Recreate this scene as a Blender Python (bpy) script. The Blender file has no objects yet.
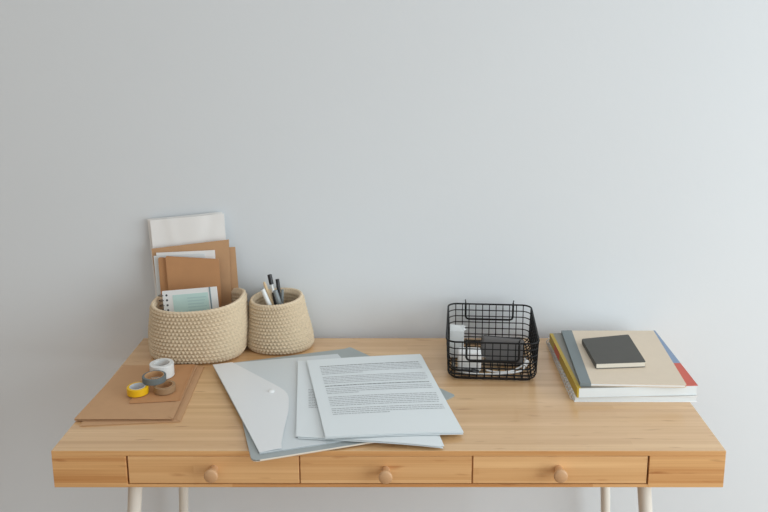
import bpy, bmesh, math, random
from mathutils import Vector, Matrix
random.seed(7)
S = bpy.context.scene
COL = S.collection
PI = math.pi

# ---------------------------------------------------------------- camera
PITCH = math.atan(167 / 800)
cam_d = bpy.data.cameras.new('camera'); cam = bpy.data.objects.new('camera', cam_d); COL.objects.link(cam)
cam.location = (0, -1.1009, 1.3803)
cam.rotation_euler = (PI / 2 - PITCH, 0, 0)
cam_d.sensor_width = 36; cam_d.lens = 800 / 768 * 36
cam_d.shift_x = (384 - 407) / 768; cam_d.shift_y = -(256 - 185) / 768
cam_d.clip_start = .01
S.camera = cam

# ---------------------------------------------------------------- light
w = bpy.data.worlds.new('world'); S.world = w; w.use_nodes = True
bg = w.node_tree.nodes['Background']
bg.inputs[1].default_value = .76
_n = w.node_tree.nodes; _l = w.node_tree.links
_tc = _n.new('ShaderNodeTexCoord'); _sp = _n.new('ShaderNodeSeparateXYZ'); _rp = _n.new('ShaderNodeValToRGB')   # soft room light: brighter above, dimmer and warmer below
_l.new(_tc.outputs['Generated'], _sp.inputs[0])
_ma = _n.new('ShaderNodeMath'); _ma.operation = 'MULTIPLY_ADD'; _ma.inputs[1].default_value = .5; _ma.inputs[2].default_value = .5
_l.new(_sp.outputs['Z'], _ma.inputs[0]); _l.new(_ma.outputs[0], _rp.inputs[0]); _l.new(_rp.outputs[0], bg.inputs[0])
_rp.color_ramp.elements[0].position = .2; _rp.color_ramp.elements[0].color = (.30, .275, .245, 1)
_rp.color_ramp.elements[1].position = .52; _rp.color_ramp.elements[1].color = (.56, .56, .555, 1)
_e = _rp.color_ramp.elements.new(.80); _e.color = (1, 1, 1, 1)

def area(name, loc, target, sx, sy, power, color):
    l = bpy.data.lights.new(name, 'AREA'); l.shape = 'RECTANGLE'; l.size = sx; l.size_y = sy
    l.energy = power; l.color = color
    o = bpy.data.objects.new(name, l); COL.objects.link(o); o.location = loc
    o.rotation_euler = (Vector(target) - Vector(loc)).to_track_quat('-Z', 'Y').to_euler()
    return o
area('window_daylight', (2.4, -1.25, 1.25), (.1, .35, .45), 2.2, 1.9, 58, (.85, .945, 1.0))

S.view_settings.view_transform = 'Standard'; S.view_settings.look = 'None'
S.view_settings.gamma = 1; S.view_settings.use_curve_mapping = False
S.view_settings.exposure = 0.05

# ---------------------------------------------------------------- helpers
def lin(c):
    return tuple(((v / 255) / 12.92 if v / 255 <= .04045 else ((v / 255 + .055) / 1.055) ** 2.4) for v in c)

def mat(name, rgb, rough=.6, spec=.5, bump=0, bscale=400, var=0, vscale=30, metallic=0, alpha=1, trans=0, sss=0):
    m = bpy.data.materials.new(name); m.use_nodes = True
    nt = m.node_tree; b = nt.nodes['Principled BSDF']
    c = lin(rgb)
    b.inputs['Base Color'].default_value = (*c, 1)
    b.inputs['Roughness'].default_value = rough
    b.inputs['Specular IOR Level'].default_value = spec
    b.inputs['Metallic'].default_value = metallic
    b.inputs['Alpha'].default_value = alpha
    b.inputs['Transmission Weight'].default_value = trans
    tc = nt.nodes.new('ShaderNodeTexCoord')
    if var:
        n = nt.nodes.new('ShaderNodeTexNoise'); n.inputs['Scale'].default_value = vscale; n.inputs['Detail'].default_value = 5
        nt.links.new(tc.outputs['Object'], n.inputs['Vector'])
        mx = nt.nodes.new('ShaderNodeMix'); mx.data_type = 'RGBA'
        mx.inputs['A'].default_value = (*[v * (1 - var) for v in c], 1)
        mx.inputs['B'].default_value = (*[min(1, v * (1 + var)) for v in c], 1)
        nt.links.new(n.outputs['Fac'], mx.inputs['Factor']); nt.links.new(mx.outputs['Result'], b.inputs['Base Color'])
    if bump:
        n = nt.nodes.new('ShaderNodeTexNoise'); n.inputs['Scale'].default_value = bscale; n.inputs['Detail'].default_value = 3
        nt.links.new(tc.outputs['Object'], n.inputs['Vector'])
        bp = nt.nodes.new('ShaderNodeBump'); bp.inputs['Strength'].default_value = bump; bp.inputs['Distance'].default_value = .002
        nt.links.new(n.outputs['Fac'], bp.inputs['Height']); nt.links.new(bp.outputs['Normal'], b.inputs['Normal'])
    return m

def bamboo(name, c1, c2, dark, off=0.0, strip=.0095, rough=.42, coat=0):
    """laminated bamboo: narrow strips running along x, fine fibres, short brown node marks"""
    m = bpy.data.materials.new(name); m.use_nodes = True
    nt = m.node_tree; L = nt.links; N = nt.nodes; b = N['Principled BSDF']
    tc = N.new('ShaderNodeTexCoord'); sp = N.new('ShaderNodeSeparateXYZ'); L.new(tc.outputs['Object'], sp.inputs[0])
    ad = N.new('ShaderNodeMath'); ad.operation = 'ADD'; L.new(sp.outputs['Y'], ad.inputs[0]); L.new(sp.outputs['Z'], ad.inputs[1])
    ad2 = N.new('ShaderNodeMath'); ad2.operation = 'ADD'; L.new(ad.outputs[0], ad2.inputs[0]); ad2.inputs[1].default_value = off
    ax = N.new('ShaderNodeMath'); ax.operation = 'ADD'; L.new(sp.outputs['X'], ax.inputs[0]); ax.inputs[1].default_value = off * 7.3
    cb = N.new('ShaderNodeCombineXYZ'); L.new(ax.outputs[0], cb.inputs[0]); L.new(ad2.outputs[0], cb.inputs[1])
    # strip colour: brick with hashed tint
    br = N.new('ShaderNodeTexBrick'); L.new(cb.outputs[0], br.inputs['Vector'])
    br.inputs['Scale'].default_value = 1; br.inputs['Brick Width'].default_value = .55; br.inputs['Row Height'].default_value = strip
    br.inputs['Mortar Size'].default_value = .0; br.inputs['Bias'].default_value = 0
    br.offset = .37; br.squash = 1
    br.inputs['Color1'].default_value = (0, 0, 0, 1); br.inputs['Color2'].default_value = (1, 1, 1, 1)
    # fibres
    mp = N.new('ShaderNodeMapping'); mp.inputs['Scale'].default_value = (3.0, 420, 1); L.new(cb.outputs[0], mp.inputs[0])
    n1 = N.new('ShaderNodeTexNoise'); n1.inputs['Scale'].default_value = 1; n1.inputs['Detail'].default_value = 4; L.new(mp.outputs[0], n1.inputs[0])
    mp2 = N.new('ShaderNodeMapping'); mp2.inputs['Scale'].default_value = (2.2, 75, 1); L.new(cb.outputs[0], mp2.inputs[0])
    n2 = N.new('ShaderNodeTexNoise'); n2.inputs['Scale'].default_value = 1; n2.inputs['Detail'].default_value = 2; L.new(mp2.outputs[0], n2.inputs[0])
    a1 = N.new('ShaderNodeMath'); a1.operation = 'MULTIPLY_ADD'; L.new(br.outputs['Color'], a1.inputs[0]); a1.inputs[1].default_value = .38
    s1 = N.new('ShaderNodeMath'); s1.operation = 'MULTIPLY_ADD'; L.new(n1.outputs['Fac'], s1.inputs[0]); s1.inputs[1].default_value = .75; s1.inputs[2].default_value = -.32
    L.new(s1.outputs[0], a1.inputs[2])
    a2 = N.new('ShaderNodeMath'); a2.operation = 'MULTIPLY_ADD'; L.new(n2.outputs['Fac'], a2.inputs[0]); a2.inputs[1].default_value = .9; L.new(a1.outputs[0], a2.inputs[2])
    cl = N.new('ShaderNodeMath'); cl.operation = 'SUBTRACT'; cl.use_clamp = True; L.new(a2.outputs[0], cl.inputs[0]); cl.inputs[1].default_value = .12
    mx = N.new('ShaderNodeMix'); mx.data_type = 'RGBA'; L.new(cl.outputs[0], mx.inputs['Factor'])
    mx.inputs['A'].default_value = (*lin(c1), 1); mx.inputs['B'].default_value = (*lin(c2), 1)
    # node marks
    mp3 = N.new('ShaderNodeMapping'); mp3.inputs['Scale'].default_value = (16, 105, 1); L.new(cb.outputs[0], mp3.inputs[0])
    n3 = N.new('ShaderNodeTexNoise'); n3.inputs['Scale'].default_value = 1; n3.inputs['Detail'].default_value = 1; L.new(mp3.outputs[0], n3.inputs[0])
    rp = N.new('ShaderNodeValToRGB'); rp.color_ramp.elements[0].position = .66; rp.color_ramp.elements[1].position = .80
    L.new(n3.outputs['Fac'], rp.inputs[0])
    mk = N.new('ShaderNodeMath'); mk.operation = 'MULTIPLY'; L.new(rp.outputs[0], mk.inputs[0]); mk.inputs[1].default_value = .6
    mx2 = N.new('ShaderNodeMix'); mx2.data_type = 'RGBA'; L.new(mk.outputs[0], mx2.inputs['Factor']); L.new(mx.outputs['Result'], mx2.inputs['A'])
    mx2.inputs['B'].default_value = (*lin(dark), 1)
    L.new(mx2.outputs['Result'], b.inputs['Base Color'])
    b.inputs['Roughness'].default_value = rough; b.inputs['Specular IOR Level'].default_value = .5
    b.inputs['Coat Weight'].default_value = coat; b.inputs['Coat Roughness'].default_value = .24
    bp = N.new('ShaderNodeBump'); bp.inputs['Strength'].default_value = .08; bp.inputs['Distance'].default_value = .001
    L.new(n1.outputs['Fac'], bp.inputs['Height']); L.new(bp.outputs['Normal'], b.inputs['Normal'])
    return m

def obj(name, bm, m, parent=None, smooth=False, edge_mat=None):
    me = bpy.data.meshes.new(name); bm.normal_update(); bm.to_mesh(me); bm.free()
    for k in (m if isinstance(m, (list, tuple)) else [m]): me.materials.append(k)
    if smooth:
        for p in me.polygons: p.use_smooth = True
        if smooth != 'all': me.set_sharp_from_angle(angle=.75)
    o = bpy.data.objects.new(name, me); COL.objects.link(o)
    if parent: o.parent = parent
    return o

def place(o, loc=(0, 0, 0), rot=(0, 0, 0)):
    o.location = loc; o.rotation_euler = rot; return o

def tag(o, label=None, cat=None, group=None, kind=None):
    for k, v in (('label', label), ('category', cat), ('group', group), ('kind', kind)):
        if v: o[k] = v
    return o

def thing(name, label, cat, loc=(0, 0, 0), rot=(0, 0, 0), group=None):
    o = bpy.data.objects.new(name, None); COL.objects.link(o); o.empty_display_size = .02
    return tag(place(o, loc, rot), label, cat, group)

def box_bm(x0, x1, y0, y1, z0, z1, bev=0, seg=2, bm=None):
    own = bm is None
    t = bmesh.new()
    bmesh.ops.create_cube(t, size=1)
    for v in t.verts:
        v.co = Vector(((x0 + x1) / 2 + v.co.x * (x1 - x0), (y0 + y1) / 2 + v.co.y * (y1 - y0), (z0 + z1) / 2 + v.co.z * (z1 - z0)))
    if bev: bmesh.ops.bevel(t, geom=list(t.edges), offset=bev, segments=seg, affect='EDGES', profile=.6)
    if own: return t
    me = bpy.data.meshes.new('t'); t.to_mesh(me); t.free(); bm.from_mesh(me); bpy.data.meshes.remove(me)
    return bm

def lathe_bm(profile, n=48, ex=1, ey=1, closed=False, bm=None):
    bm = bm or bmesh.new()
    rings = []
    for r, z in profile:
        rings.append([bm.verts.new((max(r, 1e-5) * ex * math.cos(2 * PI * i / n), max(r, 1e-5) * ey * math.sin(2 * PI * i / n), z)) for i in range(n)])
    k = len(rings)
    for j in range(k if closed else k - 1):
        a, b = rings[j], rings[(j + 1) % k]
        for i in range(n):
            bm.faces.new((a[i], a[(i + 1) % n], b[(i + 1) % n], b[i]))
    return bm

def tube(bm, pts, r, n=6, closed=False, rfun=None):
    pts = [Vector(p) for p in pts]; k = len(pts)
    if k < 2: return
    rings = []; prev = None
    for i, p in enumerate(pts):
        if closed: t = pts[(i + 1) % k] - pts[i - 1]
        else: t = pts[min(i + 1, k - 1)] - pts[max(i - 1, 0)]
        t.normalize()
        if prev is None:
            a = Vector((0, 0, 1)) if abs(t.z) < .9 else Vector((1, 0, 0))
            u = t.cross(a).normalized()
        else:
            u = (prev - t * prev.dot(t)).normalized()
        prev = u; v = t.cross(u)
        rr = rfun(i / (k - 1)) if rfun else r
        rings.append([bm.verts.new(p + u * rr * math.cos(2 * PI * j / n) + v * rr * math.sin(2 * PI * j / n)) for j in range(n)])
    for i in range(k if closed else k - 1):
        a, b = rings[i], rings[(i + 1) % k]
        for j in range(n): bm.faces.new((a[j], a[(j + 1) % n], b[(j + 1) % n], b[j]))
    if not closed:
        bm.faces.new(rings[0][::-1]); bm.faces.new(rings[-1])
    return bm

def bez(p0, p1, p2, p3, n=14):
    p0, p1, p2, p3 = map(Vector, (p0, p1, p2, p3))
    return [p0 * (1 - t) ** 3 + p1 * 3 * t * (1 - t) ** 2 + p2 * 3 * t * t * (1 - t) + p3 * t ** 3 for t in [i / n for i in range(n + 1)]]

def prism_bm(pts, thick, bm=None, rad=0, flip=False):
    """solid from a planar outline of 3D points; the given outline is the TOP face, thickness goes against its normal"""
    bm = bm or bmesh.new()
    P = [Vector(p) for p in pts]
    if rad:
        q = []
        for i, p in enumerate(P):
            a = (P[i - 1] - p).normalized(); c = (P[(i + 1) % len(P)] - p).normalized()
            for s in range(5):
                t = s / 4
                q.append((p + a * rad) * (1 - t) ** 2 + p * 2 * t * (1 - t) + (p + c * rad) * t * t)
        P = q
    n = Vector((0, 0, 0))
    for i in range(len(P)): n += P[i].cross(P[(i + 1) % len(P)])
    n.normalize()
    if flip: n = -n
    top = [bm.verts.new(p) for p in P]; bot = [bm.verts.new(p - n * thick) for p in P]
    if flip: top.reverse(); bot.reverse()
    bm.faces.new(top); bm.faces.new(bot[::-1])
    for i in range(len(P)):
        j = (i + 1) % len(P)
        bm.faces.new((top[i], bot[i], bot[j], top[j]))
    return bm

def quad(p, a, b, c, d):   # not used for surfaces; bilinear point of corners p(u,v): a=TL b=TR c=BR d=BL
    u, v = p
    return (a * (1 - u) + b * u) * (1 - v) + (d * (1 - u) + c * u) * v

def sheet_bm(TL, TR, BR, BL, zf=None, thick=.0004, nu=22, nv=28, bm=None):
    """a curved sheet with real thickness; zf(u,v) adds height; returns bm and the surface function"""
    bm = bm or bmesh.new()
    C = [Vector(p) for p in (TL, TR, BR, BL)]
    def f(u, v, dz=0):
        p = quad((u, v), *C)
        return Vector((p.x, p.y, p.z + (zf(u, v) if zf else 0) + dz))
    top = [[bm.verts.new(f(i / nu, j / nv)) for i in range(nu + 1)] for j in range(nv + 1)]
    bot = [[bm.verts.new(f(i / nu, j / nv, -thick)) for i in range(nu + 1)] for j in range(nv + 1)]
    for j in range(nv):
        for i in range(nu):
            bm.faces.new((top[j][i], top[j + 1][i], top[j + 1][i + 1], top[j][i + 1]))
            bm.faces.new((bot[j][i], bot[j][i + 1], bot[j + 1][i + 1], bot[j + 1][i]))
    for j in range(nv):
        bm.faces.new((top[j][0], bot[j][0], bot[j + 1][0], top[j + 1][0]))
        bm.faces.new((top[j][nu], top[j + 1][nu], bot[j + 1][nu], bot[j][nu]))
    for i in range(nu):
        bm.faces.new((top[0][i], top[0][i + 1], bot[0][i + 1], bot[0][i]))
        bm.faces.new((top[nv][i], bot[nv][i], bot[nv][i + 1], top[nv][i + 1]))
    return bm, f

# ---------------------------------------------------------------- setting
M_wall = mat('wall_paint', (222, 227, 230), rough=.85, spec=.2, bump=.10, bscale=60, var=.012, vscale=3)
M_floor = bamboo('floor_wood', (150, 118, 86), (178, 146, 112), (110, 80, 55), strip=.09, rough=.5)
tag(obj('wall_back', box_bm(-1.72, 3.2, .455, .575, 0, 2.8), M_wall), kind='structure')
tag(obj('unseen_wall_left', box_bm(-1.72, -1.6, -2.2, .455, 0, 2.8), mat('unseen_wall_paint', (184, 172, 158), rough=.9, spec=.2)), kind='structure')  # out of view; added to block ambient light and darken the left side
tag(obj('floor', box_bm(-1.72, 3.2, -3.2, .575, -.06, 0), M_floor), kind='structure')
tag(obj('baseboard_back', box_bm(-1.6, 3.2, .441, .455, 0, .08, .003), mat('baseboard_white', (225, 225, 222), rough=.5)), kind='structure')

# ---------------------------------------------------------------- desk
TOP = .74
X0, X1, YB = -.538, .4825, .436
M_top = bamboo('bamboo_top', (198, 152, 102), (232, 194, 144), (164, 110, 62), strip=.0115, rough=.36, coat=1.0)
M_front = bamboo('bamboo_front', (180, 112, 50), (236, 190, 132), (150, 86, 36), off=.31, strip=.012)
M_drw = [bamboo('bamboo_drawer', (202, 148, 92), (236, 192, 138), (172, 108, 56), off=o, strip=.011) for o in (.77, 1.31, 2.17)]
M_knob = bamboo('bamboo_knob', (196, 152, 110), (212, 172, 130), (150, 100, 60), off=3.1, strip=.02)
M_gap = mat('drawer_shadow_box', (120, 84, 50), rough=.8)
M_leg = mat('leg_paint', (226, 222, 212), rough=.38)
desk = thing('desk', 'bamboo writing desk with three drawers and slim white legs against the white wall', 'desk', (0, 0, 0))
# worktop board and the box below it
bm = box_bm(X0, X1, 0, YB, .7315, TOP, .0010, 2); bm.normal_update()
for f in bm.faces: f.material_index = 0 if f.normal.z > .5 else 1
obj('tabletop', bm, [M_top, M_front], desk)
obj('end_block', box_bm(X0, -.4262, 0, YB, .679, .7315, .0004, 1), M_front, desk)
obj('end_block', box_bm(.3675, X1, 0, YB, .679, .7315, .0004, 1), M_front, desk)
bm = bmesh.new()
box_bm(-.4262, .3675, 0, YB, .679, .6835, .0006, 1, bm)          # bottom rail
box_bm(-.4262, .3675, YB - .012, YB, .6835, .7312, 0, 1, bm)     # back rail
for xd in (-.1635, .0990): box_bm(xd - .0035, xd + .0035, .006, YB - .012, .6835, .7312, 0, 1, bm)
obj('carcass', bm, M_front, desk)
for k, (a, b, kx, kz) in enumerate(((-.4236, -.1642, -.2930, .7115), (-.1622, .0982, -.0321, .7095), (.1004, .3650, .2299, .7115))):
    bm = box_bm(a, b, .0012, .016, .6850, .7305, .0008, 2)
    box_bm(a + .004, b - .004, .016, .36, .687, .725, 0, 1, bm)
    d = obj('drawer', bm, M_drw[k], desk)
    prof = [(.0001, -.0225), (.0085, -.0225), (.0102, -.0212), (.0106, -.0195), (.0098, -.0160), (.0068, -.0090), (.0062, .0010), (.0062, .0020), (.0001, .0020)]
    kb = lathe_bm(prof, 32)
    for v in kb.verts: v.co = Vector((v.co.x, v.co.z, v.co.y))
    bmesh.ops.recalc_face_normals(kb, faces=kb.faces)
    ko = obj('knob', kb, M_knob, d, True); ko.location = (kx, 0, kz - .0015)
for (xt, yt, xf, yf) in ((-.4315, .055, -.497, .025), (.3765, .055, .442, .025), (-.444, .375, -.489, .405), (.392, .375, .438, .405)):
    bm = bmesh.new(); tube(bm, [(xf, yf, 0), (xf + (xt - xf) * .5, yf + (yt - yf) * .5, .34), (xt, yt, .6788)], .0105, 24, rfun=lambda t: .0075 + .0036 * t)
    lg = obj('leg', bm, M_leg, desk, True)

# ---------------------------------------------------------------- materials for things
M_kraft = mat('kraft', (198, 158, 120), rough=.8, spec=.2, var=.05, vscale=60, bump=.05)
M_kraft2 = mat('kraft_dark', (192, 144, 102), rough=.8, spec=.2, var=.05, vscale=60, bump=.05)
M_kraftl = mat('kraft_light', (224, 210, 190), rough=.8, spec=.2, var=.03, vscale=90)
M_paper = mat('paper', (228, 235, 237), rough=.85, spec=.15, var=.01, vscale=12)
M_paperw = mat('paper_warm', (242, 242, 240), rough=.85, spec=.15)
M_ink = mat('ink', (176, 181, 184), rough=.9, spec=.1)
M_inkb = mat('ink_bold', (150, 155, 158), rough=.9, spec=.1)
M_jute = mat('jute', (226, 207, 178), rough=.95, spec=.1, var=.24, vscale=260, bump=.5, bscale=900)
M_black = mat('black_metal', (14, 13, 14), rough=.5, spec=.3)
M_white = mat('white_plastic', (236, 237, 236), rough=.35)
M_greyf = mat('grey_folder', (166, 174, 174), rough=.45, spec=.4)

# ---------------------------------------------------------------- crocheted baskets
def jute_basket(name, label, cx, cy, prof, rows, stitches, ex, rimz, zb, thick=.008):
    """prof(t)->(half_x, half_y, centre dx, centre dy) from base t=0 to rim t=1"""
    t = thing(name, label, 'basket', (cx, cy, zb))
    bm = bmesh.new(); n = stitches * 5; sub = 7
    def sup(th, a, b):
        c, s = math.cos(th), math.sin(th)
        r = (abs(c) ** ex + abs(s) ** ex) ** (-1 / ex)
        return Vector((a * r * c, b * r * s, 0))
    rings = []
    H = rows * sub
    R0 = .013                       # rounding at the bottom edge
    hgt = lambda th: rimz(th) - zb
    # outer bottom disc
    for q in (.0, .5, .9):
        a, b, dx, dy = prof(0)
        rings.append([bm.verts.new(sup(2 * PI * i / n, (a - R0) * max(q, .01), (b - R0) * max(q, .01)) + Vector((dx, dy, 0))) for i in range(n)])
    for j in range(H + 1):
        tt = j / H; ring = []
        row = j / sub; ri = int(row); fr = row - ri
        for i in range(n):
            th = 2 * PI * i / n
            a, b, dx, dy = prof(tt)
            s = i / 5 + (.5 if ri % 2 else 0)
            h = hgt(th); z = tt * h
            inset = 0
            if z < R0: inset = R0 - math.sqrt(max(0, R0 * R0 - (R0 - z) ** 2))
            rope = abs(math.sin(PI * fr)) ** .8
            st = .5 + .5 * math.cos(2 * PI * (s + .28 * math.cos(2 * PI * fr)))
            bump = .0054 * rope * (.2 + .8 * st) - .0028
            p = sup(th, a - inset, b - inset); nn = p.normalized()
            p = p + nn * bump + Vector((dx, dy, z))
            ring.append(bm.verts.new(p))
        rings.append(ring)
    # rounded lip, then the inner wall
    for k, (ins, dz) in enumerate(((.0015, .0024), (.004, .0034), (.0065, .0020), (thick, -.002))):
        a, b, dx, dy = prof(1)
        rings.append([bm.verts.new(sup(2 * PI * i / n, a - ins, b - ins) + Vector((dx, dy, hgt(2 * PI * i / n) + dz + .0007 * math.cos(2 * PI * i / 5)))) for i in range(n)])
    HI = rows * 4
    for j in range(1, HI + 1):
        tt = 1 - j / HI; a, b, dx, dy = prof(tt); ring = []
        for i in range(n):
            th = 2 * PI * i / n; h = hgt(th); z = max(.006, tt * h - .002)
            inset = max(0, .012 - z)
            bump = -.0012 * abs(math.sin(PI * (j / 4))) 
            ring.append(bm.verts.new(sup(th, a - thick - inset + bump, b - thick - inset + bump) + Vector((dx, dy, z))))
        rings.append(ring)
    a, b, dx, dy = prof(0)
    rings.append([bm.verts.new(sup(2 * PI * i / n, (a - .02) * .02, (b - .02) * .02) + Vector((dx, dy, .006))) for i in range(n)])
    for a_, b_ in zip(rings, rings[1:]):
        for i in range(n): bm.faces.new((a_[i], a_[(i + 1) % n], b_[(i + 1) % n], b_[i]))
    bm.faces.new(rings[0][::-1]); bm.faces.new(rings[-1])
    obj('woven_wall', bm, M_jute, t, 'all')
    # foundation coil under the rim, the visible last round of stitches
    lp = bmesh.new(); a, b, dx, dy = prof(1); m = stitches * 6
    tube(lp, [sup(2 * PI * i / m, a - .0035, b - .0035) + Vector((dx, dy, hgt(2 * PI * i / m) + .0012)) for i in range(m)], .0034, 8, True)
    ring_n = m
    for k, v in enumerate(lp.verts):
        i = k // 8; c = Vector(sup(2 * PI * i / m, a - .0035, b - .0035) + Vector((dx, dy, hgt(2 * PI * i / m) + .0012)))
        v.co = c + (v.co - c) * (.82 + .3 * abs(math.sin(PI * (i / 6 + (k % 8) / 16))))
    obj('rim', lp, M_jute, t, 'all')
    return t

def rimA(th): return .8488 + .0052 * math.cos(th) + .0035 * math.cos(2 * th) - .001 * math.sin(th) - .0042
jute_basket('jute_basket', 'wide oval crocheted jute basket packed with envelopes and notebooks', -.4070, .3715,
            lambda t: (.0898 + .0035 * math.sin(PI * min(1, t * 1.1)) - .001 * t, .071 - .001 * t, .0040 * t, 0), 14, 78, 2.6, rimA, TOP)
def rimB(th): return .8412 + .0035 * math.cos(th) + .004 * math.sin(th) - .0015
jute_basket('jute_basket', 'small jute pen basket tapering to its mouth, right of the wide basket', -.2515, .3955,
            lambda t: (.0655 + .001 * math.sin(PI * t * 2) - .0135 * t ** 1.5, .0525 - .0105 * t ** 1.5, -.0055 * t, 0), 14, 56, 2.1, rimB, TOP)

# ---------------------------------------------------------------- papers and notebooks in the wide basket
def slab(name, label, cat, TL, TR, BR, BL, th, m, group=None, rad=0):
    base = Vector(((BL[0] + BR[0]) / 2, (BL[1] + BR[1]) / 2, min(BL[2], BR[2])))
    o = obj(name, prism_bm([Vector(BL) - base, Vector(BR) - base, Vector(TR) - base, Vector(TL) - base], th, rad=rad), m)
    o.location = base
    return tag(o, label, cat, group)

ZB = .7475
# tall white paper bag at the very back
t = thing('paper_bag', 'tall white paper bag leaning on the wall at the back of the basket', 'paper bag', (-.432, .428, ZB))
L0 = Vector((-.432, .428, ZB))
def zw(u, v): return 0
def wavy(TL, TR, BR, BL, amp, ph, thick, nu=20, nv=26):
    """upright sheet, bowed out of its plane a little"""
    bm = bmesh.new(); C = [Vector(p) - L0 for p in (TL, TR, BR, BL)]
    def f(u, v, s=0):
        p = quad((u, v), *C)
        p.y += amp * (math.sin(u * 7 + ph) * math.sin(v * 5 + 1) * .5 - math.exp(-((u - .25 - .3 * v) / .06) ** 2) * .5 + math.exp(-((u - .82 + .4 * v) / .08) ** 2) * .6 - .5) + s
        return p
    a = [[bm.verts.new(f(i / nu, j / nv)) for i in range(nu + 1)] for j in range(nv + 1)]
    b = [[bm.verts.new(f(i / nu, j / nv, thick)) for i in range(nu + 1)] for j in range(nv + 1)]
    for j in range(nv):
        for i in range(nu):
            bm.faces.new((a[j][i], a[j + 1][i], a[j + 1][i + 1], a[j][i + 1])); bm.faces.new((b[j][i], b[j][i + 1], b[j + 1][i + 1], b[j + 1][i]))
        bm.faces.new((a[j][0], b[j][0], b[j + 1][0], a[j + 1][0])); bm.faces.new((a[j][nu], a[j + 1][nu], b[j + 1][nu], b[j][nu]))
    for i in range(nu):
        bm.faces.new((a[0][i], a[0][i + 1], b[0][i + 1], b[0][i])); bm.faces.new((a[nv][i], b[nv][i], b[nv][i + 1], a[nv][i + 1]))
    return bm
obj('front_panel', wavy((-.5100, .4395, .987), (-.3625, .4395, 1.001), (-.353, .4245, ZB), (-.497, .4245, ZB), .0022, .4, .0004), M_paperw, t, True)
obj('back_panel', wavy((-.5180, .4478, .9875), (-.3680, .4478, 1.0025), (-.360, .4305, ZB), (-.503, .4305, ZB), .0016, 1.4, .0004), M_paperw, t, True)

slab('kraft_envelope', 'large kraft envelope standing behind, its right corner lowest of the tall pair', 'envelope',
     (-.472, .4300, .926), (-.3415, .4300, .9350), (-.3335, .4215, ZB), (-.468, .4215, ZB), .0012, M_kraft)
slab('kraft_envelope', 'large kraft envelope in the basket whose slanting top edge crosses the white bag', 'envelope',
     (-.5065, .4255, .9325), (-.3525, .4255, .9515), (-.3510, .4165, ZB), (-.4930, .4165, ZB), .0012, M_kraft)
slab('paper_card', 'white card edge showing between the kraft envelopes in the basket', 'card',
     (-.4965, .4215, .9255), (-.3800, .4215, .9310), (-.3770, .4125, ZB), (-.4900, .4125, ZB), .0007, M_paperw)
slab('paper_card', 'second white card, its left edge peeking out lower beside the brown notebooks', 'card',
     (-.5010, .4185, .9200), (-.4000, .4185, .9240), (-.3900, .4095, ZB), (-.4940, .4095, ZB), .0006, M_paper)
def notebook(label, TL, TR, BR, BL, th, mc):
    base = (Vector(BL) + Vector(BR)) / 2
    t = thing('notebook', label, 'notebook', base)
    P = [Vector(p) - base for p in (BL, BR, TR, TL)]
    n = (P[1] - P[0]).cross(P[3] - P[0]).normalized()
    obj('front_cover', prism_bm(P, .0006, rad=.003), mc, t)
    c = sum(P, Vector()) / 4
    obj('pages', prism_bm([c + (p - c) * .985 - n * .0007 for p in P], th - .0014), M_kraftl, t)
    obj('back_cover', prism_bm([p - n * (th - .0006) for p in P], .0006, rad=.003), mc, t)
    return t
notebook('brown paper notebook in the basket mostly hidden, its left edge peeking out', (-.4895, .4095, .9190), (-.3900, .4095, .9150), (-.3900, .4005, ZB), (-.4850, .4005, ZB), .004, M_kraft2)
notebook('brown paper notebook standing in front of the others in the wide basket', (-.4730, .4030, .9235), (-.3695, .4030, .9175), (-.3650, .3925, ZB), (-.4650, .3925, ZB), .004, M_kraft2)

# spiral notebook with a mint panel
sb = Vector((-.411, .347, ZB)); t = thing('spiral_notebook', 'white spiral notebook with a mint cover panel at the front of the basket', 'notebook', sb)
a = Vector((-.4705, .3605, .8670)) - sb; b = Vector((-.3655, .3605, .8765)) - sb
ux = (b - a).normalized(); n = Vector((0, -1, .12)).normalized(); dn = ux.cross(n).normalized() * -1
if dn.z > 0: dn = -dn
Wd = (b - a).length; Hh = .118
def sp(u, v, d=0): return a + ux * (u * Wd) + dn * (v * Hh) + n * d
def spq(u0, u1, v0, v1, d, th): return prism_bm([sp(u0, v1, d), sp(u1, v1, d), sp(u1, v0, d), sp(u0, v0, d)], th)
obj('pages', spq(.01, .99, .01, .99, -.0009, .006), M_paperw, t)
obj('cover', prism_bm([sp(0, 1, 0), sp(1, 1, 0), sp(1, 0, 0), sp(0, 0, 0)], .0008, rad=.002), M_white, t)
M_mint = mat('mint_print', (196, 224, 219), rough=.5, var=.03, vscale=60)
M_mint2 = mat('mint_lines', (180, 210, 209), rough=.5)
M_band = mat('grey_band', (128, 148, 156), rough=.6)
bm = spq(.185, .835, .08, .95, .0005, .0004)
for k in range(6):
    n0 = len(bm.faces)
    for fq in (prism_bm([sp(.45, .14 + .05 * k + .018, .0007), sp(.45 + .35 * (1 - .08 * (k % 3)), .14 + .05 * k + .018, .0007), sp(.45 + .35 * (1 - .08 * (k % 3)), .14 + .05 * k, .0007), sp(.45, .14 + .05 * k, .0007)], .0003),):
        me = bpy.data.meshes.new('t'); fq.to_mesh(me); fq.free(); bm.from_mesh(me); bpy.data.meshes.remove(me)
    bm.faces.ensure_lookup_table()
    for i in range(n0, len(bm.faces)): bm.faces[i].material_index = 1
obj('cover_panel', bm, [M_mint, M_mint2], t)
obj('elastic_band', spq(.862, .885, -.004, 1.0, .0009, .0008), M_band, t)
bm = bmesh.new(); M_hole = mat('hole_dark', (58, 66, 70), rough=.7)
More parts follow.
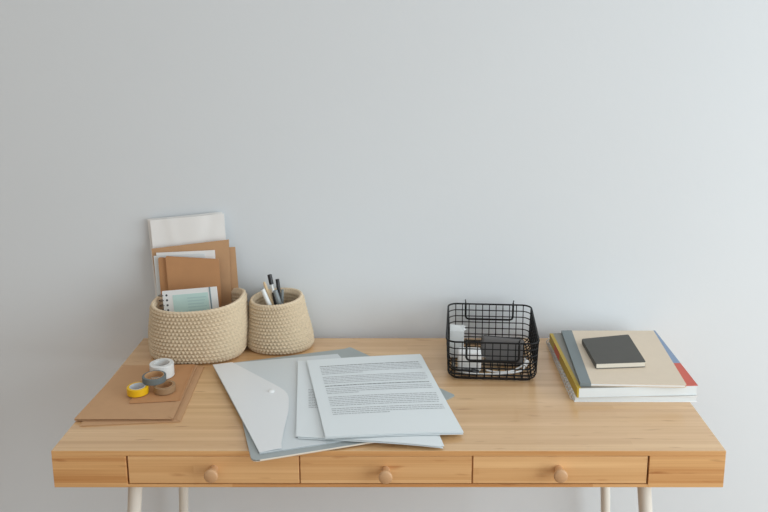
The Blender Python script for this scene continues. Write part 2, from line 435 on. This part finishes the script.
for k in range(11):
    c = sp(.075, .075 + .082 * k, .0004)
    vs = [bm.verts.new(c + ux * 0.0021 * math.cos(q * PI / 5) + dn * .0021 * math.sin(q * PI / 5)) for q in range(10)]
    bm.faces.new(vs); bm.faces.new([bm.verts.new(v.co - n * .0003) for v in vs][::-1])
obj('punched_holes', bm, M_hole, t)
bm = bmesh.new()
for k in range(11):
    c = sp(-.03, .075 + .082 * k, -.0035)
    tube(bm, [c + ux * (.0055 * math.cos(q)) + n * (.0062 * math.sin(q)) for q in [i * 2 * PI / 18 for i in range(18)]], .0007, 6, True)
obj('spiral_binding', bm, M_black, t, True)

# ---------------------------------------------------------------- pens in the small basket
def pen(name, label, top, low, r, parts, group=None, zb=.7475):
    """parts: list of (name, from, to, radius factor a, radius factor b, material), distances measured down from the top"""
    top, low = Vector(top), Vector(low); d = (low - top).normalized()
    Lg = (top.z - zb) / -d.z - .001
    foot = top + d * Lg
    t = thing(name, label, 'pen', foot)
    for (nm, s0, s1, ra, rb, m) in parts:
        if s1 is None: s1 = Lg
        p0 = top + d * s0 - foot; p1 = top + d * s1 - foot; bm = bmesh.new()
        tube(bm, [p0, p0 + (p1 - p0) * .02, p0 + (p1 - p0) * .5, p0 + (p1 - p0) * .98, p1], r, 16, rfun=lambda q, ra=ra, rb=rb: r * (ra + (rb - ra) * q) * (.8 if q in (0, 1) else 1))
        obj(nm, bm, m, t, True)
    return t
M_penw = mat('pen_white', (226, 228, 226), rough=.35); M_peng = mat('pen_grey', (132, 140, 142), rough=.35); M_penb = mat('pen_black', (34, 34, 36), rough=.35)
M_wood = mat('pencil_wood', (214, 188, 150), rough=.6)
pen('marker', 'thick white marker pen leaning leftmost in the small pen basket', (-.2798, .3745, .8664), (-.2662, .3720, .833), .0046,
    [('cap', 0, .036, .9, 1, M_penw), ('barrel', .0365, None, .95, .95, M_penw), ('clip', -.001, .002, .75, .75, M_peng)])
pen('pencil', 'slim beige wooden pencil beside the white marker in the pen basket', (-.2795, .390, .8755), (-.2645, .386, .8337), .0030,
    [('shaft', .004, None, 1, 1, M_wood), ('pencil_tip', 0, .004, .5, 1, M_wood)])
pen('pen', 'tallest pen, black cap above a white barrel, in the pen basket', (-.2709, .405, .8860), (-.2635, .399, .8519), .0044,
    [('cap', 0, .020, 1, 1, M_penb), ('grip', .020, .036, .55, .72, M_penw), ('barrel', .036, None, .85, .85, M_penb)])
pen('marker', 'grey marker pen with rounded end at the front of the pen basket', (-.2569, .3810, .8620), (-.2480, .3795, .8322), .0050,
    [('cap', 0, .030, .85, 1, M_peng), ('barrel', .0305, None, .95, .95, M_peng)])
pen('pen', 'short-capped black pen behind the grey marker in the pen basket', (-.2572, .414, .8738), (-.2535, .408, .8473), .0038,
    [('cap', 0, .024, 1, 1, M_penb), ('barrel', .024, None, .85, .85, M_penb)])
pen('pen', 'thin grey pen standing rightmost in the small pen basket', (-.2450, .398, .8575), (-.2460, .395, .8289), .0030,
    [('cap', 0, .010, .8, 1, M_peng), ('barrel', .010, None, .9, .9, M_peng)])

# ---------------------------------------------------------------- kraft envelopes on the left of the desk
def flat_envelope(label, FL, FR, BR, BL, zc, th, m, flap=.05, lift=0.0):
    base = Vector((0, 0, 0)); pts = [Vector((*p, 0)) for p in (FL, FR, BR, BL)]
    base = sum(pts, Vector()) / 4; base.z = zc
    t = thing('kraft_envelope', label, 'envelope', base)
    P = [p - Vector((base.x, base.y, 0)) for p in pts]
    def up(P, z, zf=0): return [Vector((p.x, p.y, z + (zf if i < 2 else 0))) for i, p in enumerate(P)]
    obj('back_sheet', prism_bm(up(P, .0006), .0006, rad=.002), m, t)
    obj('front_sheet', prism_bm(up(P, th, lift), .0006, rad=.002), m, t)
    # glued side seam and the folded flap on the right-hand side
    a, b, c, d = P
    q = lambda u, v: (a * (1 - u) + b * u) * (1 - v) + (d * (1 - u) + c * u) * v
    F = [q(1 - flap, .03), q(1.0, .0), q(1.0, 1.0), q(1 - flap, .97)]
    obj('flap', prism_bm([Vector((p.x, p.y, th + .0006 + (lift * (1 if i < 2 else 0)))) for i, p in enumerate(F)], .0005), m, t)
    return t
flat_envelope('bottom kraft envelope of the desk pile, its front corner showing to the right', (-.5245, .0735), (-.3665, .0880), (-.3800, .2980), (-.5260, .2920), TOP + .0002, .0014, M_kraft)
flat_envelope('big kraft envelope lying on top of the desk pile under the small envelope', (-.5388, .0880), (-.3790, .0890), (-.3925, .2960), (-.5300, .2955), TOP + .0026, .0018, M_kraft, lift=.0010)
flat_envelope('small kraft envelope with the four tape rolls standing on it', (-.4670, .1400), (-.3840, .1500), (-.3960, .2940), (-.4760, .2880), TOP + .0060, .0012, M_kraft2, flap=.03)
ZT = TOP + .0083

# ---------------------------------------------------------------- tape rolls
def tape(label, x, y, z, ro, ri, h, mt, mc, rot=(0, 0, 0), lines=False):
    t = thing('tape_roll', label, 'tape', (x, y, z), rot)
    e = .0006; rc = ri + .0013
    obj('tape', lathe_bm([(rc, 0), (ro - e, 0), (ro, e), (ro, h - e), (ro - e, h), (rc, h)], 48, closed=True), mt, t, True)
    obj('core', lathe_bm([(ri, .0003), (rc - .0001, .0003), (rc - .0001, h + .0003), (ri, h + .0003)], 48, closed=True), mc, t)
    return t
M_cardb = mat('core_card', (190, 150, 108), rough=.8); M_tw = mat('tape_white', (226, 228, 226), rough=.45)
M_tg = mat('tape_grey', (106, 114, 114), rough=.5); M_tb = mat('tape_brown', (158, 128, 96), rough=.5); M_ty = mat('tape_yellow', (236, 188, 22), rough=.42)
M_cw = mat('core_white', (206, 212, 216), rough=.6)
tape('tall white tape roll standing behind the smaller rolls', -.4420, .2440, ZT, .0212, .0140, .0240, M_tw, M_tw)
tape('brown tape roll under the right side of the grey roll', -.4195, .1830, ZT, .0182, .0135, .0115, M_tb, M_cardb)
tape('yellow washi tape roll with pale core, at the left front', -.4632, .1745, ZT, .0180, .0122, .0125, M_ty, M_cw)
tape('grey-blue tape roll resting on top of the yellow and brown rolls', -.4405, .1950, ZT + .0128, .0202, .0150, .0105, M_tg, M_cardb, rot=(0, .015, 0))

# ---------------------------------------------------------------- grey folders, plastic envelope
ca, sa = math.cos(math.radians(18)), math.sin(math.radians(18))
def rect(ox, oy, ang, W, H):
    c, s = math.cos(math.radians(ang)), math.sin(math.radians(ang))
    return [(ox, oy), (ox + W * c, oy + W * s), (ox + W * c - H * s, oy + W * s + H * c), (ox - H * s, oy + H * c)]
R = rect(.0833, .1783, 133.5, .285, .205)          # lowest grey folder, turned on its corner
t = thing('grey_folder', 'grey folder at the very bottom, only its corners showing past the papers', 'folder', (0, .2, TOP + .0002))
P = [Vector((p[0], p[1] - .2, 0)) for p in R]
obj('back_cover', prism_bm([p + Vector((0, 0, .0009)) for p in P], .0009, rad=.004), M_greyf, t)
obj('front_cover', prism_bm([p + Vector((0, 0, .0022)) for p in P], .0009, rad=.004), M_greyf, t)
t = thing('document_case', 'grey plastic document case with rounded corners beneath the clear envelope', 'folder', (-.17, .17, TOP + .0026))
P = [Vector((p[0] + .17, p[1] - .17, 0)) for p in rect(-.2275, -.0370, 17.6, .235, .355)]
M_rim = mat('case_rim', (222, 212, 196), rough=.4)
obj('back_cover', prism_bm([p + Vector((0, 0, .0008)) for p in P], .0008, rad=.012), M_rim, t)
obj('front_cover', prism_bm([p + Vector((0, 0, .0030)) for p in P], .0008, rad=.012), M_greyf, t)
bm = bmesh.new(); tube(bm, [P[0] + Vector((.012 * ca, .012 * sa, .0016)) + Vector((ca, sa, 0)) * (.21 * k / 10) for k in range(11)], .0013, 8)
obj('bound_edge', bm, M_rim, t, True)

M_env = mat('clear_plastic', (228, 236, 239), rough=.28, spec=.5, alpha=.84)
M_env2 = mat('clear_plastic_flap', (244, 247, 248), rough=.28, spec=.5, alpha=.88)
TL, TR, BR_, BL = (-.3610, .2860, .7500), (-.1335, .3400, .7475), (.0000, .0480, .7465), (-.2185, -.0200, .7480)
t = thing('plastic_envelope', 'translucent white plastic envelope with a snap flap left of the printed papers', 'envelope', (-.17, .16, .7465))
o0 = Vector((-.17, .16, .7465))
def off(ps): return [Vector(p) - o0 for p in ps]
bm, f1 = sheet_bm(*off((TL, TR, BR_, BL)), zf=lambda u, v: .0012 * math.exp(-u * 6) * math.sin(PI * v), thick=.0005); obj('front_panel', bm, M_env, t, True)
bm, _ = sheet_bm(*off([(p[0], p[1], p[2] - .0014) for p in (TL, TR, BR_, BL)]), zf=lambda u, v: 0, thick=.0005); obj('back_panel', bm, M_env, t, True)
# folded flap: trapezium with a rounded nose, following the panel
fl = [(0, .02), (.15, 0), (.27, .20), (.36, .34), (.395, .40), (.405, .45), (.395, .51), (.33, .66), (.22, .85), (.145, .985), (0, .985)]
bm = bmesh.new()
def fz(u, v): return f1(u, v, .0007 + .0016 * math.sin(PI * min(1, u / .41)))
NR = 24; NC = 12; edge = []
def right(v):
    pts = fl[1:10]
    if v <= pts[0][1]: return pts[0][0]
    for (u0, v0), (u1, v1) in zip(pts, pts[1:]):
        if v0 <= v <= v1: return u0 + (u1 - u0) * (v - v0) / (v1 - v0)
    return pts[-1][0]
g = [[fz(right(j / NR) * i / NC, .006 + j / NR * .988) for i in range(NC + 1)] for j in range(NR + 1)]
tp = [[bm.verts.new(p) for p in r] for r in g]; bt = [[bm.verts.new(p - Vector((0, 0, .0004))) for p in r] for r in g]
for j in range(NR):
    for i in range(NC):
        bm.faces.new((tp[j][i], tp[j + 1][i], tp[j + 1][i + 1], tp[j][i + 1])); bm.faces.new((bt[j][i], bt[j][i + 1], bt[j + 1][i + 1], bt[j + 1][i]))
    bm.faces.new((tp[j][NC], tp[j + 1][NC], bt[j + 1][NC], bt[j][NC])); bm.faces.new((tp[j][0], bt[j][0], bt[j + 1][0], tp[j + 1][0]))
for i in range(NC):
    bm.faces.new((tp[0][i], tp[0][i + 1], bt[0][i + 1], bt[0][i])); bm.faces.new((tp[NR][i], bt[NR][i], bt[NR][i + 1], tp[NR][i + 1]))
obj('flap', bm, M_env2, t, True)
bm = lathe_bm([(.0001, .0028), (.0030, .0028), (.0042, .0022), (.0058, .0010), (.0062, 0)], 24)
sn = obj('snap_button', bm, mat('snap_white', (236, 238, 238), rough=.3), t, True); sn.location = fz(.30, .42) 

# ---------------------------------------------------------------- printed papers
def printed(bm, f, lines, u0, u1, mi_n, mi_b, ch=.0021):
    """rows of word-length ink strokes lying on the sheet"""
    for (v, a, b, bold, h) in lines:
        u = u0 + (u1 - u0) * a; end = u0 + (u1 - u0) * b
        while u < end - .004:
            wl = min(random.choice((.008, .014, .018, .022, .028, .034, .04)), end - u)
            q = [f(u, v, .00025), f(u, v + h, .00025), f(u + wl, v + h, .00025), f(u + wl, v, .00025)]
            fc = bm.faces.new([bm.verts.new(p) for p in q]); fc.material_index = mi_b if bold else mi_n
            u += wl + .0045
def para(v, n, last, step=.0205, h=.0072):
    return [(v + i * step, 0, 1 if i < n - 1 else last, False, h) for i in range(n)]
lines = [(.085, 0, 1, True, .0095)] + para(.110, 5, .40) + para(.235, 5, .97) + [(.352, 0, .99, True, .0110)] + para(.385, 4, .30) + para(.492, 6, .98) + para(.630, 4, .50)
lines = [(.112 + (v - .085) * 1.06, a, b, c, h) for (v, a, b, c, h) in lines]
def paper(label, TL, TR, BR, BL, zf=None, lines=None, group=None, m=None, ur=(.094, .955)):
    base = (Vector(TL) + Vector(BR)) / 2; base.z = min(TL[2], TR[2], BR[2], BL[2])
    bm, f = sheet_bm(*[Vector(p) - base for p in (TL, TR, BR, BL)], zf=zf, thick=.00035)
    if lines: printed(bm, f, lines, ur[0], ur[1], 1, 2)
    o = obj('paper_sheet', bm, [m or M_paper, M_ink, M_inkb], None, False); o.location = base
    for p in o.data.polygons: p.use_smooth = True
    o.data.set_sharp_from_angle(angle=.75)
    return tag(o, label, 'paper', group)
def shifted(c, ang, dx, dy, z):
    cs = [Vector(p) for p in c]; ce = sum(cs, Vector()) / 4; r = Matrix.Rotation(math.radians(ang), 3, 'Z')
    out = []
    for p in cs:
        q = r @ (p - ce) + ce; out.append((q.x + dx, q.y + dy, p.z + z))
    return out
low = [(-.2045, .3000, .7496), (.0060, .2760, .7500), (.0520, .0000, .7480), (-.1700, .0230, .7494)]
gl = 'loose pages under the printed top page'
drop = lambda u, v: -.0042 * max(0, u - .55) ** 2 * 4 
LOWL = ('plain white page at the very bottom of the lower paper pile', 'plain white page second from the bottom of the lower paper pile', 'plain white page directly beneath the printed page of the lower pile')
for k, (an, dx, dy) in enumerate(((.5, .0015, -.0015), (-.4, -.001, .0006), (.9, .0022, .0012), (0, 0, 0))):
    last = k == 3
    paper('white printed page, topmost of the lower pile poking out left of the front page' if last else LOWL[k],
          *shifted(low, an, dx, dy, k * .0007), zf=drop, lines=[(.42 + .021 * i, 0, .9, False, .0072) for i in range(12)] if last else None, group=None if last else gl, ur=(.09, .92))
top = [(-.1868, .2925, .7540), (.0250, .3270, .7516), (.0880, .0420, .7475), (-.1240, .0120, .7556)]
sag = lambda u, v: .0012 * math.sin(PI * u) 
gt = 'pages stacked under the printed front page'
TOPL = ('lowest white page of the upper pile, jutting nearest the desk front edge', 'middle white page of the upper pile under the text page', 'white page just beneath the uppermost text page')
for k, (an, dx, dy) in enumerate(((-.7, .0012, -.0030), (.4, -.0006, -.0008), (-.3, .0008, -.0016), (0, 0, 0))):
    last = k == 3
    paper('front page with paragraphs of grey text, uppermost on the paper pile' if last else TOPL[k],
          *shifted(top, an, dx, dy, k * .0007 - .0007), zf=sag, lines=lines if last else None, group=None if last else gt)

# ---------------------------------------------------------------- wire basket
WX, WY, WH = .0820, .0975, .0755
wb = thing('wire_basket', 'black wire mesh basket with two folding handles, holding cables and a case', 'basket', (.1590, .3270, TOP + .0002), (0, 0, math.radians(-4)))
RC, RB, wr = .018, .014, .00102
def ring_pts(a, b, rc, z, n=8):
    out = []
    for (sx, sy, q0) in ((1, 1, 0), (-1, 1, PI / 2), (-1, -1, PI), (1, -1, 3 * PI / 2)):
        for k in range(n + 1):
            q = q0 + PI / 2 * k / n
            out.append((sx * (a - rc) + rc * math.cos(q), sy * (b - rc) + rc * math.sin(q), z))
    return out
bm = bmesh.new()
lv = [.0125 * k for k in range(1, 6)]
for zz in [WH - v for v in lv] + [.0075, .0022]:
    ins = 0 if zz >= RB else RB - math.sqrt(RB * RB - (RB - zz) ** 2)
    ins += .003 * (1 - zz / WH)
    tube(bm, ring_pts(WX - ins, WY - ins, max(.006, RC - ins * .3), zz + .0008), wr, 6, True)
def u_wire(c, half_u, half_c, axis):
    lim = half_c - RC; d = abs(c) - lim
    hu = half_u - (RC - math.sqrt(max(0, RC * RC - d * d)) if d > 0 else 0)
    pts = [(-hu, WH)]; pts += [(-hu + .003 * (1 - z / WH), z) for z in (WH * .7, WH * .4, RB)]
    x0 = hu - .003
    for k in range(1, 7):
        q = PI / 2 * k / 6; pts.append((-x0 + RB - RB * math.cos(q), RB - RB * math.sin(q) + .0006))
    pts += [(-x0 * .3, .0006)]
    pts += [(-p[0], p[1]) for p in reversed(pts)]
    return [((c, p[0], p[1] + wr) if axis == 'y' else (p[0], c, p[1] + wr * 2.2 if p[1] < .01 else p[1] + wr)) for p in pts]
nx = 11; 
for k in range(nx): tube(bm, u_wire((k - (nx - 1) / 2) * .0135, WY, WX, 'y'), wr, 6)
ny = 13
for k in range(ny): tube(bm, u_wire((k - (ny - 1) / 2) * .0138, WX, WY, 'x'), wr, 6)
obj('wire_mesh', bm, M_black, wb, True)
bm = bmesh.new(); tube(bm, ring_pts(WX + .0004, WY + .0004, RC, WH + .001), .0017, 8, True); obj('rim', bm, M_black, wb, True)
for sy in (-1, 1):
    bm = bmesh.new(); yy = sy * (WY + .0030); hx = .0475 if sy > 0 else .0465; dz = .0320
    pts = [(-hx, yy, WH - .002)] + [(-hx, yy, WH - dz + .006)] + [(-hx + .0018, yy, WH - dz + .0018), (-hx + .006, yy, WH - dz)]
    pts += [(-p[0], p[1], p[2]) for p in reversed(pts)]
    tube(bm, pts, .0020, 8)
    for sx in (-1, 1):
        # eye looped over the rim with its upright tail
        tube(bm, [(sx * hx, sy * (WY + .0005) + .0034 * math.cos(q), WH + .0008 + .0036 * math.sin(q)) for q in [2 * PI * i / 14 for i in range(14)]], .0015, 6, True)
        tube(bm, [(sx * hx, yy - sy * .002, WH + .003), (sx * (hx + .0004), yy, WH + .0062), (sx * (hx + .0012), yy, WH + .0092)], .0010, 6)
    obj('handle', bm, M_black, wb, True)

# things inside the wire basket
ZW = TOP + .0050
M_carton = mat('carton_white', (222, 226, 226), rough=.5)
t = thing('carton', 'narrow white carton with a torn top standing in the wire basket corner', 'box', (.0955, .3400, ZW), (0, 0, -.06))
bm = box_bm(-.0135, .0135, -.012, .012, 0, .054, .0008, 2); obj('body', bm, M_carton, t)
bm = bmesh.new(); Pz = [(-.0125, -.0115, .0542), (.0125, -.0115, .0542), (.0185, -.010, .0565), (.0140, -.009, .0600), (.0205, -.009, .0640), (.0140, -.0085, .0635), (.0130, -.008, .0655), (.004, -.0075, .0640), (-.0125, -.007, .0660)]
prism_bm(Pz, .0006, bm); obj('torn_flap', bm, M_carton, t)
t = thing('power_adapter', 'squarish white power adapter lying low at the front left of the wire basket', 'charger', (.1150, .2790, ZW), (0, 0, -.05))
obj('body', box_bm(-.0215, .0215, -.014, .014, 0, .0375, .0055, 4), M_white, t, True)
bm = box_bm(.0216, .0300, -.0045, -.003, .020, .026, .0004, 1); box_bm(.0216, .0300, .003, .0045, .020, .026, .0004, 1, bm)
obj('plug_prong', bm, mat('prong_metal', (190, 192, 194), rough=.25, metallic=1), t)
M_case = mat('case_black', (98, 96, 95), rough=.55, bump=.15, bscale=700)
t = thing('zip_case', 'dark grey flat case propped up slanting in the wire basket', 'case', (.1765, .3045, ZW + .0005), (math.radians(-14), math.radians(5), -.04))
obj('body', box_bm(-.0395, .0395, -.0095, .0095, .0005, .0470, .005, 3), M_case, t, True)
bm = bmesh.new(); tube(bm, [(x * 1.0, y, z) for (x, y, z) in ring_pts(.0397, .0237, .006, 0)], .0009, 6, True)
for v in bm.verts: v.co = Vector((v.co.x, v.co.z, v.co.y + .0237))
obj('zipper', bm, M_penb, t, True)
def cable(label, pts, r, m, plug=None):
    P = [Vector(p) for p in pts]; q = []
    for i in range(len(P) - 1):
        a = P[max(i - 1, 0)]; b = P[i]; c = P[i + 1]; d = P[min(i + 2, len(P) - 1)]
        for k in range(6):
            s = k / 6; q.append(.5 * ((2 * b) + (c - a) * s + (2 * a - 5 * b + 4 * c - d) * s * s + (3 * b - a - 3 * c + d) * s ** 3))
    q.append(P[-1]); base = q[0].copy()
    t = thing('cable', label, 'cable', base)
    bm = bmesh.new(); tube(bm, [p - base for p in q], r, 8); obj('cord', bm, m, t, True)
    if plug:
        d = (q[-1] - q[-2]).normalized(); bm = bmesh.new(); tube(bm, [q[-1] - base, q[-1] + d * .004 - base, q[-1] + d * .013 - base], r * 2.4, 12); obj('connector', bm, m, t, True)
    return t
z0 = ZW + .0018
cable('white cable curling along the front of the wire basket with its plug raised', [(.088, .300, z0), (.091, .268, z0), (.115, .2555, z0), (.150, .2520, z0), (.185, .2540, z0 + .001), (.209, .2620, z0 + .002), (.2160, .2700, z0 + .007)], .0017, M_white, True)
cable('second white cable loop lying behind the first in the wire basket', [(.146, .268, z0), (.165, .2600, z0), (.188, .2610, z0 + .001), (.205, .2750, z0 + .001), (.2200, .295, z0 + .001), (.224, .320, z0)], .0017, M_white)
cable('black cable bundled at the left front corner of the wire basket', [(.0880, .318, z0), (.0850, .290, z0 + .001), (.0865, .268, z0 + .003), (.096, .2580, z0 + .005), (.1080, .2600, z0 + .0045), (.118, .2620, z0 + .0015)], .0021, M_penb, True)

# ---------------------------------------------------------------- books on the right
def zt(p, z): return Vector((p[0], p[1], z))
# bottom: ring-bound white book
FLb, FRb, BRb, BLb = (.2850, .1570), (.4932, .1565), (.4940, .4120), (.2850, .4140)
c0 = Vector((.389, .285, TOP + .0002))
def rel(ps, z): return [Vector((p[0] - c0.x, p[1] - c0.y, z)) for p in ps]
t = thing('ring_bound_book', 'white ring-bound book at the bottom of the right stack', 'book', c0)
obj('back_cover', prism_bm(rel((FLb, FRb, BRb, BLb), .0008), .0008), M_paperw, t)
cc = [(p[0] + (.389 - p[0]) * .01, p[1] + (.285 - p[1]) * .01) for p in (FLb, FRb, BRb, BLb)]
obj('pages', prism_bm(rel(cc, .0092), .0084), M_paper, t)
obj('front_cover', prism_bm(rel((FLb, FRb, BRb, BLb), .0100), .0008), M_paperw, t)
bm = bmesh.new(); nl = 20
for k in range(nl):
    yy = .165 + k * (.40 - .165) / (nl - 1) - c0.y
    tube(bm, [(.2850 - c0.x + .0058 * math.cos(q), yy + .002 * math.sin(q / 2), .0056 + .0053 * math.sin(q)) for q in [2 * PI * i / 14 for i in range(14)]], .0012, 6, True)
obj('coil_binding', bm, mat('coil_plastic', (214, 212, 208), rough=.3), t, True)
# magazine / thick book with a colourful cover
FL, FR, BR, BL = (.2872, .1500), (.4944, .1600), (.4956, .4040), (.2822, .3890)
M_yel = mat('cover_olive_yellow', (186, 158, 48), rough=.45); M_red = mat('cover_red', (206, 92, 74), rough=.45)
M_blu = mat('cover_blue', (132, 154, 184), rough=.45); M_cg = mat('cover_grey', (138, 136, 128), rough=.45); M_wb = mat('cover_white', (214, 216, 214), rough=.45)
c0 = Vector((.389, .275, TOP + .0111))
t = thing('magazine', 'thick softcover magazine with yellow spine and red and blue cover edges', 'magazine', c0)
Q = lambda u, v: ((FL[0] * (1 - u) + FR[0] * u) * (1 - v) + (BL[0] * (1 - u) + BR[0] * u) * v, (FL[1] * (1 - u) + FR[1] * u) * (1 - v) + (BL[1] * (1 - u) + BR[1] * u) * v)
T = .0182
obj('back_cover', prism_bm(rel((FL, FR, BR, BL), .0006), .0006), M_wb, t)
obj('pages', prism_bm(rel((Q(.012, .003), Q(.993, .003), Q(.993, .993), Q(.012, .993)), T - .0007), T - .0014), M_paper, t)
def grid_cover(us, vs, cols, z, th):
    bm = bmesh.new(); 
    V = [[bm.verts.new((Q(u, v)[0] - c0.x, Q(u, v)[1] - c0.y, z)) for u in us] for v in vs]
    W = [[bm.verts.new((Q(u, v)[0] - c0.x, Q(u, v)[1] - c0.y, z - th)) for u in us] for v in vs]
    for j in range(len(vs) - 1):
        for i in range(len(us) - 1):
            f = bm.faces.new((V[j][i], V[j][i + 1], V[j + 1][i + 1], V[j + 1][i])); f.material_index = cols[j][i]
            f = bm.faces.new((W[j][i], W[j + 1][i], W[j + 1][i + 1], W[j][i + 1])); f.material_index = cols[j][i]
    for i in range(len(us) - 1):
        f = bm.faces.new((V[0][i], W[0][i], W[0][i + 1], V[0][i + 1])); f.material_index = cols[0][i]
        f = bm.faces.new((V[-1][i], V[-1][i + 1], W[-1][i + 1], W[-1][i])); f.material_index = cols[-1][i]
    for j in range(len(vs) - 1):
        f = bm.faces.new((V[j][0], V[j + 1][0], W[j + 1][0], W[j][0])); f.material_index = cols[j][0]
        f = bm.faces.new((V[j][-1], W[j][-1], W[j + 1][-1], V[j + 1][-1])); f.material_index = cols[j][-1]
    return bm
# 0 grey 1 blue 2 red 3 yellow
obj('front_cover', grid_cover([0, .030, .22, .62, 1], [0, .37, 1], [[3, 0, 0, 2], [3, 0, 1, 1]] and [[3, 0, 0, 2], [3, 0, 1, 1]], T, .0006), [M_cg, M_blu, M_red, M_yel], t)
bm = bmesh.new()
sv = [0, .60, .78, 1.0]
for (v0, v1, mi) in ((0, .60, 0), (.60, .80, 1), (.80, 1.0, 0)):
    n0 = len(bm.faces)
    A = [Q(0, v0), Q(.016, v0), Q(.016, v1), Q(0, v1)]
    prism_bm(rel(A, T - .0006), T - .0012, bm); bm.faces.ensure_lookup_table()
    for i in range(n0, len(bm.faces)): bm.faces[i].material_index = mi
obj('spine', bm, [M_yel, M_red], t)
# kraft report folder with grey spine strip
FL, FR, BR, BL = (.2940, .1570), (.4716, .1500), (.4880, .3900), (.3060, .3900)
c0 = Vector((.389, .275, TOP + .0296))
t = thing('report_folder', 'pale kraft report folder with grey spine strip under the black notebook', 'folder', c0)
M_strip = mat('grey_strip', (128, 138, 140), rough=.6)
T = .0052
obj('back_cover', prism_bm(rel((Q(.005, .0), Q(1, .0), Q(1, 1), Q(.005, 1)), .0007), .0007, rad=.003), M_kraftl, t)
obj('pages', prism_bm(rel((Q(.01, .004), Q(.985, .006), Q(.985, .99), Q(.01, .99)), T - .0009), T - .0018), M_paperw, t)
obj('front_cover', prism_bm(rel((Q(0, 0), Q(1, 0), Q(1, 1), Q(0, 1)), T), .0007, rad=.003), M_kraftl, t)
obj('spine_strip', prism_bm(rel((Q(-.003, -.002), Q(.100, -.002), Q(.110, 1.001), Q(-.003, 1.001)), T + .0005), .0055), M_strip, t)
# black pocket notebook
FL, FR, BR, BL = (.3323, .2119), (.4224, .2195), (.4254, .3452), (.3314, .3237)
c0 = Vector((.377, .277, TOP + .0357))
t = thing('pocket_notebook', 'small charcoal-black softcover notebook lying on top of the right stack', 'notebook', c0)
M_nb = mat('notebook_black', (82, 81, 76), rough=.6, var=.06, vscale=80)
T = .0095
obj('back_cover', prism_bm(rel((FL, FR, BR, BL), .0007), .0007, rad=.004), M_nb, t)
obj('pages', prism_bm(rel((Q(.012, .004), Q(.985, .004), Q(.985, .99), Q(.012, .99)), T - .0008), T - .0016), mat('page_cream', (222, 216, 202), rough=.8), t)
obj('front_cover', prism_bm(rel((FL, FR, BR, BL), T), .0008, rad=.004), M_nb, t)
obj('spine', prism_bm(rel((Q(0, .002), Q(.013, .002), Q(.013, .998), Q(0, .998)), T - .0007), T - .0014), M_nb, t)
